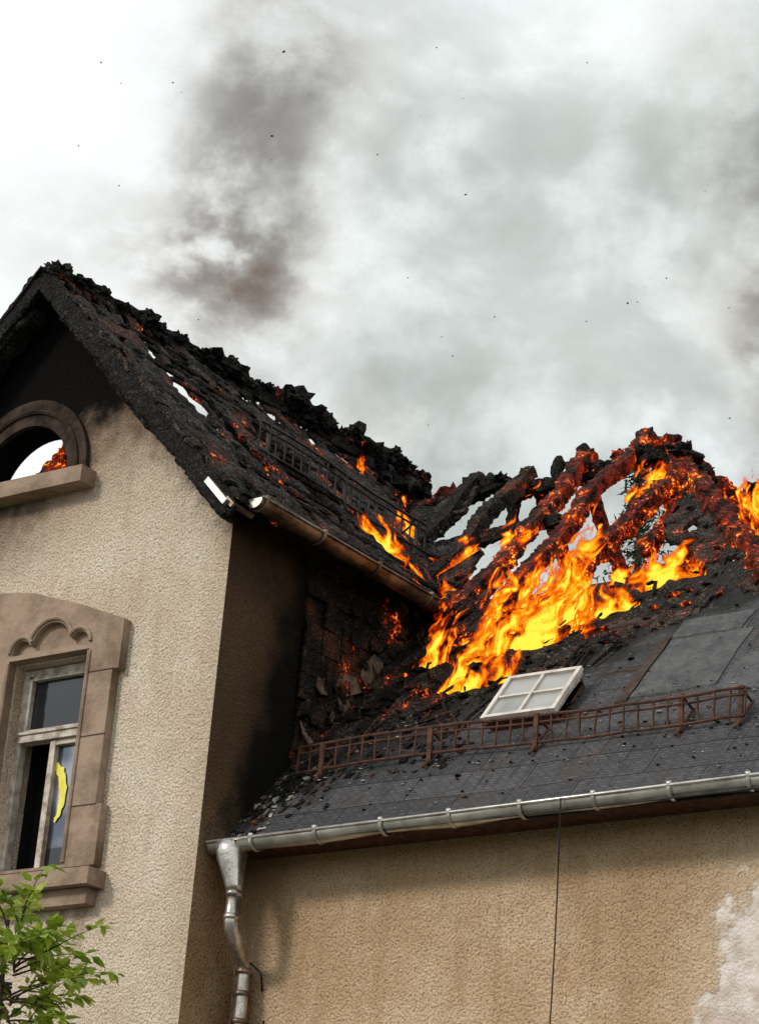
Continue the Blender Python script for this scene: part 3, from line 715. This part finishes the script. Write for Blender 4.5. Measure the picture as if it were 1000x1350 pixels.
for b in range(190):
    z0=2.0+1.78*rnd.random()**.85; az=rnd.uniform(0,6.283); el=rnd.uniform(-.1,1.0); ln=rnd.uniform(.20,.56)*(1.25-.36*(z0-2.0))
    p=base+Vector((-.04,0,z0)); d=Vector((math.cos(az)*math.cos(el),math.sin(az)*math.cos(el),math.sin(el))); pts=[p]
    n=10
    for i in range(n):
        d=(d+Vector((rnd.uniform(-.14,.14),rnd.uniform(-.14,.14),rnd.uniform(-.12,.04)))).normalized(); p=p+d*ln/n*1.15; pts.append(p)
        if i>1:
            for q in range(3):
                ld=(d*.6+Vector((rnd.uniform(-1,1),rnd.uniform(-1,1),rnd.uniform(-.8,.4)))); leaf(p+ld*.012,ld,rnd.uniform(.03,.072))
    mb.tube(pts,[.0045-.0004*i for i in range(len(pts))],M_bark,5)
mb.done('sapling')
mb=MB(); tb=Vector((-4.4,13.2,0)); Ht=16.1
mb.tube([tb,tb+Vector((0,0,8)),tb+Vector((0,0,Ht))],[.22,.13,.01],M_bark,8)
z=Ht
while z>3:
    R_=(Ht-z)*.24+.06; step=.09+.02*(Ht-z)
    for k in range(8):
        az=rnd.uniform(0,6.283); l=R_*rnd.uniform(.7,1.15); dd=Vector((math.cos(az),math.sin(az),-.12))
        nq=max(4,int(l/.07))
        for q in range(min(nq,26)):
            t=(q+.5)/min(nq,26); c=tb+Vector((0,0,z))+dd*l*t+Vector((0,0,.12*t*t*l))
            for r in range(3):
                v=Vector((rnd.uniform(-1,1),rnd.uniform(-1,1),rnd.uniform(-.7,.5))).normalized()*rnd.uniform(.06,.13); w=v.cross(Vector((rnd.random(),rnd.random(),1))).normalized()*.02
                mb.add([c-w,c+w,c+v],[(0,1,2)],M_needle)
    z-=step
mb.done('spruce_tree')
m,g,out=mat('ground'); o=g.obj(); n=g.noise(o,.6,6,.6); pbr(g,out,g.mix(n,(.05,.07,.03),(.09,.085,.06)),.95,0,g.bump(g.noise(o,8,5),.5,.05)); 
mb=MB(); mb.grid(1,1,lambda u,v:(-600+1200*u,-600+1200*v,0),lambda u,v:True,m); mb.done('ground')
# ---------------------------------------------------------------- world
W=bpy.data.worlds.new('World'); S.world=W; W.use_nodes=True; W.node_tree.nodes.clear(); g=G(W.node_tree)
sd=Vector((-.38,-.78,.55)).normalized()
sky=g.new('ShaderNodeTexSky',sky_type='NISHITA'); sky.sun_disc=False; sky.sun_elevation=math.asin(sd.z); sky.sun_rotation=math.atan2(sd.x,sd.y)
b1=g.new('ShaderNodeBackground'); g.put(b1.inputs[0],sky.outputs[0]); b1.inputs[1].default_value=.08
tc=g.new('ShaderNodeTexCoord').outputs['Generated']
n=g.noise(tc,5.5,2,.5)
vd=g.new('ShaderNodeVectorMath',operation='DOT_PRODUCT'); g.put(vd.inputs[0],tc); vd.inputs[1].default_value=Vector((-.655,.56,.48)).normalized()
wf=g.ss(vd.outputs['Value'],.972,.998)
f=g.m('ADD',g.ss(n,.38,.62),wf,clamp=True)
col=g.mix(f,(.77,.83,.82),(.96,1.0,1.0))
b2=g.new('ShaderNodeBackground'); g.put(b2.inputs[0],col); b2.inputs[1].default_value=1.15
mx=g.new('ShaderNodeMixShader'); mx.inputs[0].default_value=.93; g.l.new(b1.outputs[0],mx.inputs[1]); g.l.new(b2.outputs[0],mx.inputs[2])
wo=g.new('ShaderNodeOutputWorld'); g.l.new(mx.outputs[0],wo.inputs[0])
sun=bpy.data.lights.new('sun','SUN'); sun.energy=2.0; sun.angle=math.radians(11); sun.color=(1,.94,.85)
so=bpy.data.objects.new('sun',sun); COL.objects.link(so); so.rotation_euler=sd.to_track_quat('Z','Y').to_euler()
# ---------------------------------------------------------------- camera
cam=bpy.data.cameras.new('camera'); cam.sensor_fit='VERTICAL'; cam.sensor_height=24; cam.lens=3464/1350*24; cam.clip_end=3000
co=bpy.data.objects.new('camera',cam); COL.objects.link(co)
Xc=Vector((.811,.5754,.0798)).normalized(); Yc=Vector((.160,-.3521,.9222)); Yc=(Yc-Xc*Xc.dot(Yc)).normalized(); Zc=Xc.cross(Yc)
Mx=Matrix((Xc,Yc,Zc)).transposed().to_4x4(); Mx.translation=CAM; co.matrix_world=Mx
S.camera=co
